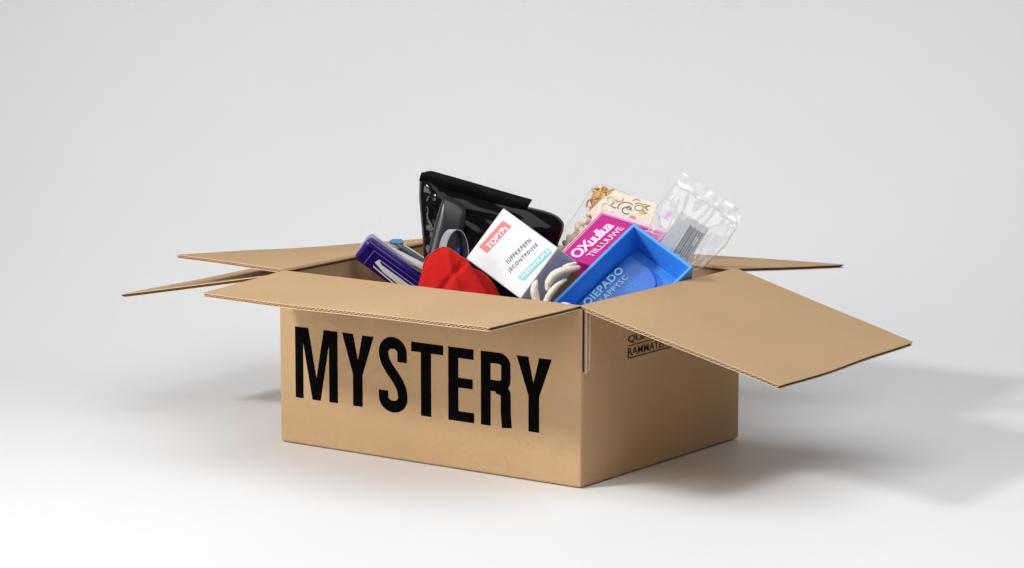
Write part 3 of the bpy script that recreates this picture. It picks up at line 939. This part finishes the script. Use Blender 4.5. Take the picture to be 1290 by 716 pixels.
# a white card with raised grey stripes and a pink tab inside the film
ca, cbv = V((-0.0339, -0.0456)).normalized(), V((0.0379, -0.0127))
FK = Frame(FQ.p(-0.0175, 0.0184, 0.002), FQ.u * 0.83 - FQ.v * 0.557, FQ.u * 0.557 + FQ.v * 0.83, None)
card = slab('card', FK, rect(-0.006, -0.050, 0.036, 0.004), -0.0012, 0.0012, M_white, cb, bevel=0.0004, seg=1)
slab('barcode_panel', FK, rect(0.0125, -0.048, 0.0345, -0.0035), 0.0012, 0.0017, mat('light_grey_panel', (0.66, 0.66, 0.67, 1), 0.4), card)
x = 0.0135
for i, wd in enumerate((0.0016, 0.0008, 0.0020, 0.0007, 0.0013, 0.0018, 0.0009)):
    slab('stripe', FK, rect(x, -0.046 + 0.0012 * (i % 3), x + wd, -0.005 - 0.001 * (i % 2)), 0.0017, 0.0026, M_rib, card)
    x += wd + 0.0017
slab('pink_tab', FK, [(-0.0240, -0.016), (-0.0130, -0.016), (-0.0130, -0.0045), (-0.0240, -0.0045)], -0.0008, 0.0008, M_pink, cb)

# ------------------------------------------------------------------ indigo package at the left
IA, Ia, Ib, Ic = V((-0.4231, 0.1305, 0.2457)), V((-0.6638, -0.0394, -0.7469)), V((0.6451, 0.4753, -0.5983)), V((-0.3785, 0.8790, 0.2901))
FI = Frame(IA, Ib, -Ia, -Ic)
ip = thing('indigo_package', 'shiny indigo package with white stripes at the left of the pile', 'package', FI.p(0.06, -0.0315, -0.012))
slab('body', FI, rect(0, -0.0345, 0.128, 0.001), -0.018, 0, M_indigo, ip, bevel=0.0065, seg=6, smooth=False)
slab('rim_highlight', FI, [(-0.0016, -0.026), (-0.0016, -0.002), (0.0012, 0.0030), (0.020, 0.0026), (0.060, 0.0018), (0.060, -0.006), (0.010, -0.030)], -0.0195, -0.0182, M_rimhighlight, ip, bevel=0.0004, seg=1)  # highlight along the package rim, painted as a pale strip
decal('printed_line', FI, [rect(0.0150, -0.0300, 0.0160, -0.0050), rect(0.0160, -0.0060, 0.105, -0.0052)], M_indigoline, ip, 0.0004)
decal('printed_stripe', FI, [[(0.0255, -0.0190), (0.0270, -0.0130), (0.0300, -0.0110), (0.0300, -0.0140), (0.034, -0.0160), (0.105, -0.0155), (0.105, -0.0265), (0.042, -0.0235)]], M_wprint, ip, 0.0004)
decal('printed_stripe', FI, [[(0.0300, -0.0112), (0.105, -0.0118), (0.105, -0.0134), (0.0310, -0.0126)]], M_lav, ip, 0.0005)
decal('printed_stripe', FI, [[(0.0260, -0.0240), (0.105, -0.0300), (0.105, -0.0322), (0.0280, -0.0260)]], M_wprint, ip, 0.0004)

# pale grey card lying behind the package
FD = Frame((-0.4214, 0.19, 0.2229), (0.8125, 0.583, 0), (-0.4466, 0.6224, 0.6428))
gc = thing('grey_card', 'curved pale grey card lying along the indigo package', 'card', FD.p(0, -0.03))
top = [(-0.0405, 0.0275), (-0.0316, 0.0258), (-0.0106, 0.0130), (0.0156, -0.0045), (0.0395, -0.0200), (0.060, -0.034)]
bot = [(-0.0375, 0.0215), (-0.0293, 0.0151), (-0.0102, -0.0045), (0.0158, -0.0195), (0.0386, -0.0310), (0.060, -0.046)]
vs, fs = [], []
for i in range(31):
    a, b = catmull(top, i / 30), catmull(bot, i / 30)
    for k in range(7):
        p = a.lerp(b, k / 6)
        h = 0.004 * math.sin(math.pi * k / 6)
        vs.append(FD.p(p.x, p.y, h))
    for k in range(7):
        p = b.lerp(a, k / 6)
        vs.append(FD.p(p.x, p.y, 0.004 * math.sin(math.pi * k / 6) - 0.0016))
for i in range(30):
    for k in range(14):
        a, b = i * 14 + k, i * 14 + (k + 1) % 14
        fs.append([a, b, b + 14, a + 14])
fs += [list(range(14))[::-1], [30 * 14 + k for k in range(14)]]
mesh('sheet', vs, fs, M_card, gc)

# blue-capped stick behind the card
FE = Frame((-0.46, 0.24, 0.2239), (0.8125, 0.583, 0), (-0.2915, 0.4062, 0.866))
st = thing('capped_stick', 'dark stick with a flat sky blue cap behind the grey card', 'stick', FE.p(0.04, -0.03))
slab('cap', FE, resample([(-0.0105, 0.0034), (-0.0053, 0.0067), (0.0072, 0.0067), (0.0094, 0.0022), (0.0063, -0.0011), (-0.0031, 0.0)], 30, 1), -0.004, 0.004, M_cap, st, bevel=0.0012, seg=3)
tube('shaft', [FE.p(0.001, 0.001, 0), FE.p(0.012, -0.0075, 0.001), FE.p(0.030, -0.0210, 0), FE.p(0.062, -0.044, -0.004)], [0.0026, 0.0034, 0.0042, 0.0042], M_stem, st)
tube('edge_strip', [FE.p(0.010, -0.0020, 0.002), FE.p(0.022, -0.0100, 0.003), FE.p(0.040, -0.0225, 0.002), FE.p(0.060, -0.036, 0)], [0.0007, 0.0012, 0.0012, 0.001], M_card, st, seg=8)
